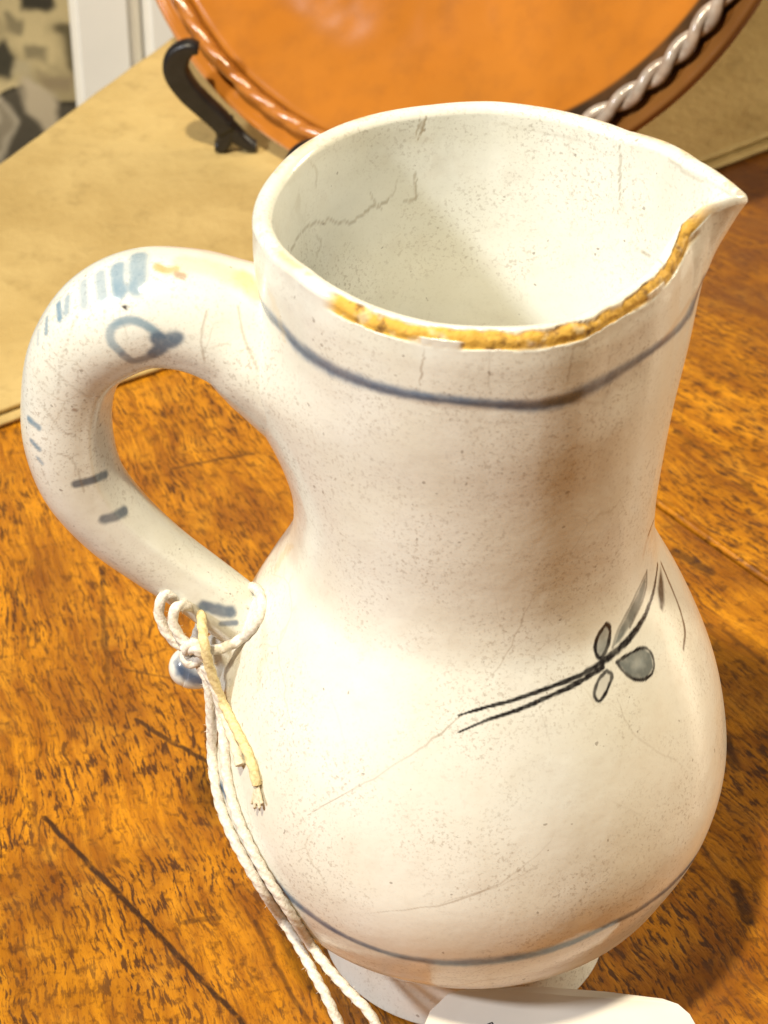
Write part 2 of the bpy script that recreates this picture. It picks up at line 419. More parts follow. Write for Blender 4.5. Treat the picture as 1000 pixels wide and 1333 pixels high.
# ------------------------------------------------------------------ redware plate on its stand
PY, PT, PR = math.radians(-30), math.radians(30), .115
pn = np.array([math.sin(PY)*math.cos(PT), -math.cos(PY)*math.cos(PT), math.sin(PT)])
p1 = np.array([math.cos(PY), math.sin(PY), 0]); p2 = np.cross(pn, p1); p2 *= np.sign(p2[2])
PB = np.array([-.042, .292, .0105+.0]); PC = PB+PR*p2
plate = tag(empty('plate', tuple(PB)), 'round orange glazed earthenware plate with twisted rope rim, leaning on the stand', 'plate')
PLM = attr_material('orange_lead_glaze', .13, 120, .00004, .22, .15)
def pl_point(r, a, h): return PC+r[..., None]*(np.cos(a)[..., None]*p1+np.sin(a)[..., None]*p2)+h[..., None]*pn
prof = [(0, -.0135), (.03, -.0133), (.06, -.0122), (.080, -.0098), (.092, -.0062), (.1000, -.0030), (.1035, -.0022), (.1050, -.0030), (.1075, -.0032), (.1100, -.0026), (.1125, -.0012), (.1142, -.0010), (.115, -.0022), (.1149, -.0045), (.112, -.0062), (.10, -.0085), (.08, -.016), (.06, -.0185), (0, -.019)]
pr = catmull(prof, 150); pr[:, 0] = np.clip(pr[:, 0], 0, None); na = 360
A = np.linspace(0, 2*np.pi, na, endpoint=False)
RR, AA = np.meshgrid(pr[:, 0], A, indexing='ij'); HH = np.repeat(pr[:, 1][:, None], na, 1)
V = pl_point(RR, AA, HH).reshape(-1, 3)
V += ((fbm(V, 45, 2)-.5)*.0010)[:, None]*pn
o = mesh_obj('dish', V, grid_faces(len(pr), na), PLM); adopt(o, plate)
def plate_colors(V):
    d = V-PC; x = d@p1; y = d@p2; r = np.hypot(x, y); a = np.arctan2(y, x)
    nz = fbm(V, 40, 6)
    c = np.array([.43, .150, .018])[None]*(.80+.4*nz)[:, None]
    right = sstep(np.cos(a), -.15, .35)*sstep(r, .1085, .1105)  # shade on the right-hand outer band, painted in as dark brown
    c = c*(1-right[:, None])+np.array([.13, .055, .015])*right[:, None]
    gr = sstep(np.cos(a), -.15, .35)*sstep(r, .0988, .1003)*(1-sstep(r, .1085, .1105))  # rim's shadow inside the rope, painted as a black line on the right
    c = c*(1-gr[:, None])+np.array([.02, .015, .012])*gr[:, None]
    gl = (1-sstep(np.cos(a), -.4, .0))*np.exp(-((r-.1095)/.0012)**2)*.6*nz
    c = c*(1-gl[:, None])+np.array([.20, .08, .02])*gl[:, None]
    pale_edge = sstep(r, .1138, .1148)*(1-right)*sstep(fbm(V, 150, 3), .35, .6)*.8  # broken pale line along the outer edge, left off the right side
    return c*(1-pale_edge[:, None])+np.array([.72, .50, .36])*pale_edge[:, None]
set_color(o, np.hstack([plate_colors(V), np.ones((len(V), 1))]))
rope = adopt(empty('rope_rim', tuple(PB)), plate)
RPM = attr_material('rope_glaze', .20, 500, .0004, .25, .8)
for st in range(2):
    n = 1400; a = np.linspace(0, 2*np.pi, n, endpoint=False); tw = a*32+st*math.pi
    ka = sstep(np.cos(a), -.15, .35)
    rad = .1065+(.0005+.0010*ka)*np.cos(tw); hh = -.0002+.0008*ka+(.0005+.0009*ka)*np.sin(tw)
    path = pl_point(rad, a, hh); seg = 10
    T = np.roll(path, -1, 0)-np.roll(path, 1, 0); T /= np.linalg.norm(T, axis=1)[:, None]
    N = np.cross(T, pn); N /= np.linalg.norm(N, axis=1)[:, None]; B = np.cross(T, N); th = np.linspace(0, 2*np.pi, seg, endpoint=False)
    V = (path[:, None]+.0019*(np.cos(th)[None, :, None]*N[:, None]+np.sin(th)[None, :, None]*B[:, None])).reshape(-1, 3)
    f = grid_faces(n+1, seg).copy(); f %= n*seg
    so = mesh_obj('strand', V, f, RPM); so.parent = rope; so.matrix_parent_inverse = Matrix.Translation(-PB)
    so.matrix_parent_inverse = Matrix.Translation(-Vector(PB)) 
    d = V-PC; ca = np.cos(np.arctan2(d@p2, d@p1)); k = sstep(ca, -.15, .35)[:, None]
    nz = fbm(V, 220, 5)[:, None]
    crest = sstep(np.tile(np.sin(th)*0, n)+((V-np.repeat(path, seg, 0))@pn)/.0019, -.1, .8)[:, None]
    c = np.array([.45, .16, .025])*(1-k)+(np.array([.025, .02, .018])*(1-crest)+np.array([.36, .315, .27])*crest)*(.35+1.3*nz)*k  # window's silver reflection painted on right-hand crests, dark between; left stays orange
    set_color(so, np.hstack([c, np.ones((len(V), 1))]))

# stand: two scroll-cut sides, a cross bar and props behind the plate
stand = tag(empty('plate_stand', (-.08, .322, CZ)), 'small black scrolled stand holding up the orange plate', 'plate stand')
BLACK = simple('black_lacquer', (.018, .016, .016), .38, .4, 300, .0003)
def wing(shift):
    Yw = .3155
    c = catmull([(259, 63), (247, 62), (235, 70), (229, 84), (232, 100), (246, 121), (266, 141), (284, 158), (296, 172)], 40)
    w = np.interp(np.linspace(0, 1, 40), [0, .12, .3, .5, .75, 1], [10, 14, 19, 20, 18, 17])
    f1 = catmull([(290, 160), (294, 178), (290, 192), (281, 200)], 16); w1 = np.linspace(17, 10, 16)
    f2 = catmull([(286, 160), (304, 176), (320, 190), (334, 197)], 16); w2 = np.linspace(16, 9, 16)
    vs, fs = [], []
    for pth, wd in ((c, w), (f1, w1), (f2, w2)):
        P3 = np.array([at_y(x, y, Yw) for x, y in pth]); P3[:, 2] = np.maximum(P3[:, 2], CZ+.001)
        v, f = sweep(P3, wd/4900.0, 20)
        # flatten in depth into a sawn board with rounded edges
        hw = (.0028, .0025, .0022)[len(vs)]; v[:, 1] = Yw+np.clip((v[:, 1]-Yw)*1.2, -hw, hw)
        b = sum(len(q) for q in vs); vs.append(v); fs += [tuple(int(i)+b for i in q) for q in f]
    v = np.vstack(vs); lowest = v[:, 2].min(); zmax = v[:, 2].max()
    v[:, 2] = (v[:, 2]-lowest)*(zmax-CZ-.0002)/(zmax-lowest)+CZ+.0002
    return v+np.array(shift), fs
v, f = wing((0, 0, 0)); adopt(mesh_obj('scroll_side', v, f, BLACK), stand)
tip = v[np.argmax(v[:, 2])]; t2 = at_z(409, 182, tip[2]); sh = (t2[0]-tip[0], t2[1]-tip[1], 0)
v, f = wing(sh); adopt(mesh_obj('scroll_side', v, f, BLACK), stand)
# hidden supports: rail under the plate and a prop behind it
a = np.array([-.058, .336, CZ+.003]); b = a+np.array(sh)
v, f = sweep(np.linspace(a, b, 6), .0028, 12); adopt(mesh_obj('rail', v, f, BLACK), stand)
mid = (a+b)/2; back = mid+np.array([.030, .075, 0]); topb = PC-pn*.0235+p2*.0
v, f = sweep(catmull([mid, mid*.4+back*.6, back], 10), .0028, 12); adopt(mesh_obj('foot_rail', v, f, BLACK), stand)
v, f = sweep(np.linspace(back, topb, 8), .0028, 12); adopt(mesh_obj('prop', v, f, BLACK), stand)

# ------------------------------------------------------------------ the jug
JH = .178
PROF = np.array([(0, .0303), (.005, .0294), (.011, .0288), (.0165, .0306), (.0215, .0362), (.025, .0402), (.029, .0438), (.034, .0464), (.044, .0504), (.0552, .0520), (.065, .0509), (.0745, .0487),
    (.0855, .0447), (.0945, .0405), (.100, .0376), (.105, .0353), (.111, .0341), (.118, .0339), (.128, .0345), (.140, .0356), (.155, .0377), (.168, .0388), (.178, .0394)])
zk, rk = PROF[:, 0], PROF[:, 1]
mk = np.gradient(rk, zk)
def r0(z):
    z = np.clip(z, 0, JH); i = np.clip(np.searchsorted(zk, z)-1, 0, len(zk)-2); h = zk[i+1]-zk[i]; t = (z-zk[i])/h
    r = (2*t**3-3*t**2+1)*rk[i]+(t**3-2*t**2+t)*h*mk[i]+(-2*t**3+3*t**2)*rk[i+1]+(t**3-t**2)*h*mk[i+1]
    return r
RIM = np.array([(-172.2, .0400, .178), (-161, .0391, .178), (-147, .0374, .178), (-131, .0372, .178), (-115.4, .0376, .178), (-102, .0381, .178),
    (-87, .0380, .178), (-73, .0385, .178), (-62.5, .0385, .178), (-54, .0374, .178), (-42.5, .0368, .178), (-30.6, .0366, .1785), (-21, .0363, .1795), (-14, .0369, .1815),
    (-8, .0396, .1838), (-3.5, .0438, .1838), (0, .0458, .1826), (4, .0448, .1822), (10.1, .0431, .182), (21, .0414, .1808), (36, .0410, .1792), (48, .0400, .178), (62, .0395, .178), (76, .0395, .178),
    (88, .0399, .178), (105, .0396, .178), (122, .0401, .178), (132, .0403, .178), (147, .0402, .178), (161, .0398, .178), (172, .0399, .178)])
ra = np.radians(np.r_[RIM[-3:, 0]-360, RIM[:, 0], RIM[:3, 0]+360]); rr_ = np.r_[RIM[-3:, 1], RIM[:, 1], RIM[:3, 1]]; rz_ = np.r_[RIM[-3:, 2], RIM[:, 2], RIM[:3, 2]]
fine = np.radians(np.linspace(-190, 190, 1521))
def smooth(v):
    k = np.exp(-np.linspace(-2, 2, 15)**2); k /= k.sum(); return np.convolve(np.pad(v, 7, mode='edge'), k, 'valid')
rr_f, rz_f = smooth(np.interp(fine, ra, rr_)), smooth(np.interp(fine, ra, rz_))
def wrap(p): return (p+math.pi) % (2*math.pi)-math.pi
def jug_outer(z, phi, collar=1.0):
    """outer surface radius and height for nominal height z"""
    ph = wrap(phi); dr = np.interp(ph, fine, rr_f)-.0394; dz = np.interp(ph, fine, rz_f)-.178
    sp = np.exp(-(np.degrees(ph)/16)**2)
    w = sstep(z, .118, .178)**1.3*(1-sp)+np.clip((z-.158)/.020, 0, 1)**1.9*sp
    r = r0(z)+w*dr
    r = r+collar*.00035*sstep(z, .1635, .1665)*(1-sstep(z, .172, .178))     # rolled collar
    r = r*(1+.004*np.sin(2*ph+.6)*sstep(z, .01, .04))
    # finger dents of the pinched spout
    r = r-.0008*np.exp(-((np.degrees(ph)+48)/13)**2)*sstep(z, .150, .168)
    return r, z+dz*sstep(z, .13, .178)
def jug_verts(phi, zo, nl, zi):
    rows = []; kinds = []
    c, s_ = np.cos(phi), np.sin(phi)
    def add(r, z, k): rows.append(np.stack([r*c, r*s_, z+0*phi], -1)); kinds.append(k)
    for r, z in ((.0005, .004), (.018, .004), (.0235, .0035), (.0245, .0), (.0285, 0.0), (.0297, .0004)): add(r+0*phi, z+0*phi, 3)
    for z in zo: r, zz = jug_outer(z+0*phi, phi); add(r, zz, 0)
    ro, zt = jug_outer(zo[-1]+0*phi, phi)
    T = .0036; TS = T-.0019*np.exp(-((np.degrees(wrap(phi))+3)/13)**2)
    for k in range(1, nl):
        a = math.pi*k/nl; add(ro-TS/2+TS/2*math.cos(a), zt+.0016*math.sin(a), 1)
    for z in zi:
        r, zz = jug_outer(z+0*phi, phi, 0.0); t = TS+(T-TS)*sstep(np.array(.176-z), 0, .03)+.0012*sstep(np.array(.176-z), 0, .09)
        add(np.maximum(r-t, .001), np.maximum(zz, .012), 2)
    add(.0005+0*phi, .010+0*phi, 2)
    return np.array(rows), np.array(kinds)
def zspace(n):
    z = np.linspace(.001, JH, 4000); r = r0(z); L = np.r_[0, np.cumsum(np.hypot(np.diff(z), np.diff(r)))]
    return np.interp(np.linspace(0, L[-1], n), L, z)
inner_z = np.r_[zspace(340)[::-1][:325]]
inner_z = inner_z[inner_z > .012]
# coarse copy only for finding where a pixel's ray meets the surface
cph = np.linspace(-math.pi, math.pi, 240, endpoint=False)
cv, _ = jug_verts(cph, zspace(160), 8, inner_z[::2])
bvh = BVHTree.FromPolygons([tuple(v) for v in cv.reshape(-1, 3)], [tuple(map(int, q)) for q in grid_faces(cv.shape[0], cv.shape[1])])
def hit(x, y, tree=None):
    loc, nrm, i, d = (tree or bvh).ray_cast(Vector(CAM), Vector(ray(x, y)))
    return None if loc is None else np.array(loc)
nf, nb = 760, 260
phi = np.r_[np.radians(np.linspace(-205, 25, nf, endpoint=False)), np.radians(np.linspace(25, 155, nb, endpoint=False))]
JV, kinds = jug_verts(phi, zspace(700), 26, inner_z)
nr, nc = JV.shape[:2]; PH = np.repeat(wrap(phi)[None], nr, 0); K = np.repeat(kinds[:, None], nc, 1).reshape(-1)
J = JV.reshape(-1, 3).copy(); PH = PH.reshape(-1)
outer = (K == 0); lip = (K == 1)
# slight hand-made unevenness
rad = np.stack([np.cos(PH), np.sin(PH), 0*PH], -1)
J += rad*((fbm(J, 32, 11, 2)-.5)*.0007)[:, None]
# chipped rim
deg = np.degrees(PH); near = (J[:, 2] > .165)
wear = np.zeros(len(J)); idx = np.where(near)[0]
Jn = J[idx]; dg = deg[idx]
arc = sstep(dg, -136, -130)*(1-sstep(dg, -13, -4))
n1 = fbm(Jn, 420, 21); n2 = fbm(Jn, 160, 22); n3 = fbm(Jn, 900, 23, 2)
rimz = np.interp(dg, np.degrees(fine), rz_f)
ro = np.interp(dg, np.degrees(fine), rr_f)
rad_in = np.hypot(Jn[:, 0], Jn[:, 1])-(ro-.0036)                   # 0 inner edge .. .0036 outer edge
top = Jn[:, 2]-rimz
chip = arc*sstep(top, np.minimum(-.0017+.0009*(n1-.5)*2+.0007*(n2-.5)*2, -.0013), -.0011)*np.where(K[idx] == 2, .0, 1)
chip = np.where(K[idx] == 1, arc*np.maximum(sstep(rad_in, .0019+.0022*(n2-.45)+.0005*(n1-.5), .0023+.0022*(n2-.45)), 0), chip)
chip = np.where((K[idx] == 0), chip*sstep(n2+.4*n1, .42, .60), chip)
wear[idx] = np.clip(chip, 0, 1)
J[idx, 2] -= chip*(.0005+.0016*(n1-.35)*sstep(n2, .3, .6)+.0002*(n3-.5))
J[idx] -= rad[idx]*(chip*(.0003+.0003*n3)*np.where(K[idx] == 2, 0, 1))[:, None]
# thin wear line along the rest of the lip
wear[idx] = np.maximum(wear[idx], np.where(K[idx] == 1, (1-arc)*.55*sstep(n2+.3*n3, .60, .82)*np.exp(-((rad_in-.0024)/.0009)**2), 0))
body_paint = np.zeros((len(J), 4)); 

def blend(paint, sel, c, w):
    w = np.clip(w, 0, 1)[:, None]; a0 = paint[sel, 3:4]
    a1 = w+a0*(1-w)
    paint[sel, :3] = np.where(a1 > 1e-6, (np.asarray(c)*w+paint[sel, :3]*a0*(1-w))/np.maximum(a1, 1e-6), 0); paint[sel, 3:4] = a1
def stroke(V, paint, pts3, width, c, op=1.0, soft=.45, seed=0, ragged=.35, mask=None):
    """brush stroke: pts3 N x 3 on the surface, width in metres (scalar or per point)"""
    pts3 = np.asarray(pts3, float); wd = np.broadcast_to(np.asarray(width, float), (len(pts3),))
    m = wd.max()*1.2
    lo, hi = pts3.min(0)-m, pts3.max(0)+m
    cand = ((V > lo) & (V < hi)).all(1)
    if mask is not None: cand &= mask
    sel = np.where(cand)[0]
    if not len(sel): return
    P = V[sel]; best = np.full(len(sel), 9.0)
    for k in range(len(pts3)-1):
        a, b = pts3[k], pts3[k+1]; ab = b-a
        t = np.clip(((P-a)@ab)/(ab@ab+1e-15), 0, 1)
        d = np.linalg.norm(P-a-t[:, None]*ab, axis=1)/(.5*(wd[k]+(wd[k+1]-wd[k])*t)+1e-9)
        best = np.minimum(best, d)
    nz = fbm(P, 900, seed+31, 2); n2 = fbm(P, 260, seed+5, 2)
    e = best+ragged*(nz-.5)*1.2
    w = (1-sstep(e, 1-soft, 1+soft*.6))*op*(.84+.45*(n2-.2))
    blend(paint, sel, c, w)
def on_body(pts, n=None, tree=None):
    p = catmull(pts, n or max(8, len(pts)*6)) if len(pts) > 2 else np.linspace(np.array(pts[0], float), np.array(pts[1], float), 10)
    r = [hit(x, y, tree) for x, y in p]
    return np.array([q for q in r if q is not None])
PXM = 1/6300.0                                                        # one photo pixel on the jug, in metres
def fill(V, paint, poly, c, op, rads, sel_mask, soft=3.0, seed=0):
    px = PX; P = np.asarray(poly, float)
    s0 = sel_mask & (px[:, 0] > P[:, 0].min()-6) & (px[:, 0] < P[:, 0].max()+6) & (px[:, 1] > P[:, 1].min()-6) & (px[:, 1] < P[:, 1].max()+6)
    sel = np.where(s0)[0]
    x, y = px[sel, 0], px[sel, 1]; ins = np.zeros(len(sel), bool); dist = np.full(len(sel), 99.)
    for k in range(len(P)):
        (ax, ay), (bx, by) = P[k], P[(k+1) % len(P)]
        ins ^= ((ay > y) != (by > y)) & (x < (bx-ax)*(y-ay)/(by-ay+1e-12)+ax)
        t = np.clip(((x-ax)*(bx-ax)+(y-ay)*(by-ay))/((bx-ax)**2+(by-ay)**2+1e-9), 0, 1)
        dist = np.minimum(dist, np.hypot(x-ax-t*(bx-ax), y-ay-t*(by-ay)))
    sd = np.where(ins, dist, -dist)
    blend(paint, sel, c, sstep(sd, -soft*.4, soft)*op*(.5+1.0*(fbm(V[sel], 380, seed+3)-.05)))
PX = project(J); facing = outer & (((CAM-J)*rad).sum(1) > 0)
BLUE = (.085, .16, .275); INK = (.016, .014, .014); BROWN = (.25, .16, .085)
def band(px, width, z_back, op):
    p = on_body(px, 90); a = np.arctan2(p[:, 1], p[:, 0]); a = np.where(a > math.pi/2, a-2*math.pi, a)   # runs from the left edge over the front to the right edge
    aa = np.linspace(a[-1], a[0]+2*math.pi, 50)[1:-1]
    zz = np.interp(aa, [aa[0], aa.mean(), aa[-1]], [p[-1, 2], z_back, p[0, 2]])
    r, zf = jug_outer(zz, aa); bk = np.stack([r*np.cos(aa), r*np.sin(aa), zf], -1)
    loop = np.vstack([p, bk, p[:1]])
    wv = width*(1+.25*np.sin(np.linspace(0, 19, len(loop))))
    stroke(J, body_paint, loop, wv, BLUE, op, .75, 3, .3, outer)
    stroke(J, body_paint, loop-np.array([0, 0, width*.12]), wv*.45, (.055, .085, .13), op*.55, .8, 7, .5, outer)
band([(368, 428), (385, 448), (410, 468), (440, 485), (480, 500), (530, 513), (580, 520), (630, 525), (680, 528), (710, 526), (740, 518), (770, 504), (800, 487), (830, 468), (860, 447), (885, 425), (899, 406)], 19*PXM, .160, .88)
band([(300, 1045), (312, 1082), (335, 1120), (370, 1163), (410, 1196), (450, 1220), (500, 1240), (545, 1250), (590, 1254), (640, 1251), (690, 1243), (740, 1228), (790, 1205), (830, 1185), (866, 1160)], 18*PXM, .026, .92)
def C6(pts): return [(560+x/2.273, 640+y/2.273) for x, y in pts]
# leaves of the sprig
GREY = (.17, .19, .185); LGREY = (.42, .42, .38)
leafL = C6([(520, 392), (498, 425), (488, 465), (500, 492), (520, 472), (532, 430), (530, 400)])
leafD = C6([(522, 530), (498, 558), (486, 600), (500, 620), (522, 590), (538, 545)])
leafR = C6([(552, 505), (590, 480), (630, 462), (655, 478), (663, 520), (645, 550), (610, 557), (575, 535)])
leafU = C6([(540, 462), (556, 410), (590, 345), (618, 285), (642, 235), (640, 285), (622, 340), (592, 400), (562, 445)])
leafQ = C6([(682, 215), (672, 285), (678, 345), (688, 358), (695, 330), (692, 270)])
for lf, c, op in ((leafL, GREY, .75), (leafD, LGREY, .5), (leafR, GREY, 1.0), (leafU, GREY, 1.0), (leafQ, (.07, .06, .05), 1.2)):
    fill(J, body_paint, lf, c, op, rad, facing)
fill(J, body_paint, C6([(590, 500), (632, 485), (640, 520), (605, 535)]), (.40, .43, .42), .5, rad, facing, 6)
for lf, w in ((leafL, 7), (leafD, 6.5), (leafR, 5.5)):
    stroke(J, body_paint, on_body(lf+lf[:1], 60), w*PXM*.85, INK, 1.0, .5, 9, .8, outer)
stroke(J, body_paint, on_body(leafU[4:8], 24), 5*PXM, INK, .7, .6, 4, .6, outer)
stroke(J, body_paint, on_body(leafU[:5], 24), 4*PXM, INK, .55, .6, 5, .6, outer)
n = 70; p = on_body(C6([(85, 662), (150, 642), (250, 615), (350, 580), (440, 545), (500, 510), (545, 478), (595, 428), (632, 375), (655, 320), (667, 270), (674, 215)]), n)
stroke(J, body_paint, p, np.interp(np.linspace(0, 1, len(p)), [0, .15, .35, .5, .62, .8, 1], [3.5, 6, 8, 12, 12, 8, 6])*PXM*.85, INK, 1.12, .45, 1, .55, outer)
p = on_body(C6([(85, 712), (170, 675), (260, 645), (350, 606), (430, 570), (510, 520)]), 50)
stroke(J, body_paint, p, np.interp(np.linspace(0, 1, len(p)), [0, .3, 1], [3, 6, 9])*PXM*.85, INK, 1.12, .45, 2, .6, outer)
p = on_body(C6([(684, 212), (715, 285), (740, 350), (754, 410), (750, 465)]), 30); stroke(J, body_paint, p, 6*PXM, (.13, .09, .06), .9, .6, 6, .5, outer)
p = on_body(C6([(683, 40), (662, 85), (645, 130)]), 20)
if len(p) > 2: stroke(J, body_paint, p, 5*PXM, INK, .8, .6, 6, .5, outer)
p = on_body(C6([(655, 110), (640, 150), (632, 185)]), 20); stroke(J, body_paint, p, 9*PXM, (.45, .30, .20), .35, .9, 8, .4, outer)
# cracks and stains outside
def crack(px, w=2.0, op=.5, c=BROWN, mask=None):
    p = catmull(px, len(px)*5) if len(px) > 2 else np.linspace(np.array(px[0], float), np.array(px[1], float), 12)
    p[1:-1] += rng.normal(0, 1.1, p[1:-1].shape)
    q = np.array([h for h in (hit(x, y) for x, y in p) if h is not None])
    if len(q) > 2: stroke(J, body_paint, q, w*PXM*np.interp(np.linspace(0, 1, len(q)), [0, .25, .7, 1], [.45, 1.1, 1, .35]), c, op, .7, 12, .3, mask)
for px, w, op in [([(600, 932), (560, 965), (490, 1010), (400, 1062)], 2.6, .55), ([(467, 1191), (587, 1176), (677, 1131), (730, 1075), (762, 1010)], 2.4, .42),
                  ([(560, 1180), (655, 1150), (760, 1090), (860, 1015)], 2.0, .32), ([(735, 1000), (790, 1040), (850, 1070)], 2.0, .3), ([(553, 452), (549, 478), (546, 505)], 2.6, .6),
                  ([(690, 880), (720, 980), (735, 1040)], 1.8, .25), ([(600, 640), (640, 760), (660, 850)], 1.6, .15), ([(700, 760), (660, 850), (620, 905)], 2.0, .3),
                  ([(430, 900), (450, 980), (440, 1060)], 1.8, .16), ([(800, 900), (830, 960), (900, 1000)], 1.8, .25), ([(747, 445), (742, 480), (738, 508)], 2.6, .45), ([(640, 450), (636, 490), (640, 515)], 1.8, .25)]:
    crack(px, w, op, BROWN, outer)
for px, w, op, c in [([(350, 380), (362, 410), (372, 445)], 14, .22, (.72, .50, .16)), ([(345, 800), (345, 850), (335, 900)], 16, .25, (.62, .50, .26)), ([(360, 745), (372, 720), (384, 712)], 16, .30, (.66, .48, .20)),
                     ([(742, 450), (790, 430), (850, 395)], 16, .20, (.45, .36, .25)), ([(500, 1275), (580, 1282), (700, 1264), (760, 1244)], 4, .35, (.45, .30, .14)), ([(560, 1272), (640, 1275), (720, 1256)], 3, .3, (.3, .2, .1))]:
    crack(px, w, op, c, outer)
inn = (K == 2) | (K == 1)
def C4(pts): return [(320+x/2.941, 120+y/2.941) for x, y in pts]
for px, w, op in [(C4([(172, 605), (200, 550), (240, 515), (320, 490), (370, 502), (440, 475), (480, 440), (520, 430), (565, 395)]), 3.4, .55), (C4([(520, 450), (495, 420), (470, 370)]), 2.4, .4), (C4([(650, 300), (652, 360), (650, 408), (600, 416)]), 2.6, .45),
                  (C4([(692, 90), (680, 130), (660, 180)]), 3.2, .75), (C4([(240, 250), (270, 310), (265, 380)]), 2.8, .35), (C4([(270, 540), (285, 580), (270, 630)]), 2.4, .3), (C4([(580, 330), (570, 380), (540, 410)]), 2, .3),
                  ([(807, 190), (807, 230), (806, 270)], 2.8, .65), ([(822, 318), (850, 334), (874, 350)], 2.4, .5), ([(546, 155), (543, 180)], 2.6, .6), ([(540, 225), (541, 258), (525, 262)], 2.2, .4), ([(740, 170), (742, 215)], 1.8, .3),
                  ([(870, 205), (895, 225), (920, 238)], 5, .35), ([(640, 160), (700, 170), (760, 185)], 4, .2)]:
    crack(px, w, op, (.30, .22, .12), inn)
crack([(370, 240), (420, 195), (500, 178), (560, 182)], 26, .14, (.50, .42, .28), inn)
jug = tag(empty('jug', (0, 0, 0)), 'cream crazed earthenware jug with blue bands, loop handle and chipped spout', 'jug')

# handle: thick loop in the plane of the spout, running into the belly
hp = [(465, 476, 76), (430, 473, 76), (400, 466, 76), (378, 458, 76), (356, 448, 75), (332, 436, 74), (297, 419, 69), (245, 404, 69), (190, 402, 69), (140, 424, 67), (105, 464, 60), (91, 515, 56), (93, 575, 56), (112, 628, 54), (150, 675, 50), (200, 718, 45), (257, 759, 40), (300, 792, 38), (330, 815, 38), (350, 832, 36)]
H3 = np.array([np.r_[at_y(x, y, 0.0), r/6330.0] for x, y, r in hp]); H3 = catmull(H3, 520)
hv, hf = sweep(H3[:, :3], H3[:, 3], 150, cap=False)
hang = np.tile(np.linspace(0, 2*np.pi, 150, endpoint=False), len(H3)); hrow = np.repeat(np.linspace(0, 1, len(H3)), 150)
ctr = np.repeat(H3[:, :3], 150, 0); nrm = (hv-ctr)/np.linalg.norm(hv-ctr, axis=1)[:, None]
# flattened inner face with two soft ridges, as the rolled clay was smoothed
cen = np.array([-.052, 0, .128]); inw = ((cen-ctr)/np.linalg.norm(cen-ctr, axis=1)[:, None]*nrm).sum(1)
hv = hv-nrm*(np.repeat(H3[:, 3], 150)*(.10*sstep(inw, .55, .95)-.035*np.exp(-((inw-.55)/.12)**2))*sstep(hrow, .22, .34))[:, None]
hv += nrm*((fbm(hv, 40, 15, 2)-.5)*.0012)[:, None]
# clay smoothed into a fillet where handle and wall meet: both surfaces swell towards each other
KF = .020
def swell(d): return KF/4*np.clip(1-np.abs(d)/KF, 0, 1)**2
zc = np.clip(hv[:, 2], .002, JH); dwall = np.hypot(hv[:, 0], hv[:, 1])-jug_outer(zc, np.arctan2(hv[:, 1], hv[:, 0]), 0.0)[0]
upper = sstep(hv[:, 2], .100, .112); lower = .08*(1-upper)
bs = np.where((K == 0) & (J[:, 0] < -.015) & (np.abs(J[:, 1]) < .032) & (J[:, 2] > .06) & (J[:, 2] < .176))[0]
dh = np.full(len(bs), 9.)
for c4 in H3[::5]: dh = np.minimum(dh, np.linalg.norm(J[bs]-c4[:3], axis=1)-c4[3])
fade = 1-sstep(J[bs, 2], .148, .166)
J[bs] += rad[bs]*(swell(dh)*fade*(.08+.92*sstep(J[bs, 2], .098, .112)))[:, None]
hv = hv+nrm*(swell(dwall)*(upper+lower)*(1-.75*sstep(nrm[:, 2], -.3, .5)))[:, None]
body = mesh_obj('body', J, grid_faces(nr, nc), GLAZE, jug)
set_color(body, body_paint); set_float(body, wear, 'wear')
hr = np.hypot(hv[:, 0], hv[:, 1]); wall = jug_outer(np.clip(hv[:, 2], .002, JH), np.arctan2(hv[:, 1], hv[:, 0]))[0]-.0022
fx = np.where(hr < wall, wall/np.maximum(hr, 1e-6), 1.0); hv[:, :2] *= fx[:, None]
HT = BVHTree.FromPolygons([tuple(v) for v in hv], [tuple(map(int, q)) for q in hf])
hpaint = np.zeros((len(hv), 4))
HB = (.16, .27, .37)
def hs(px, w, c, op, soft=.5, n=None):
    p = on_body(px, n, HT)
    if len(p) > 1: stroke(hv, hpaint, p, 1.25*w*PXM, c, min(op*1.25, 1), soft, 4, .3)
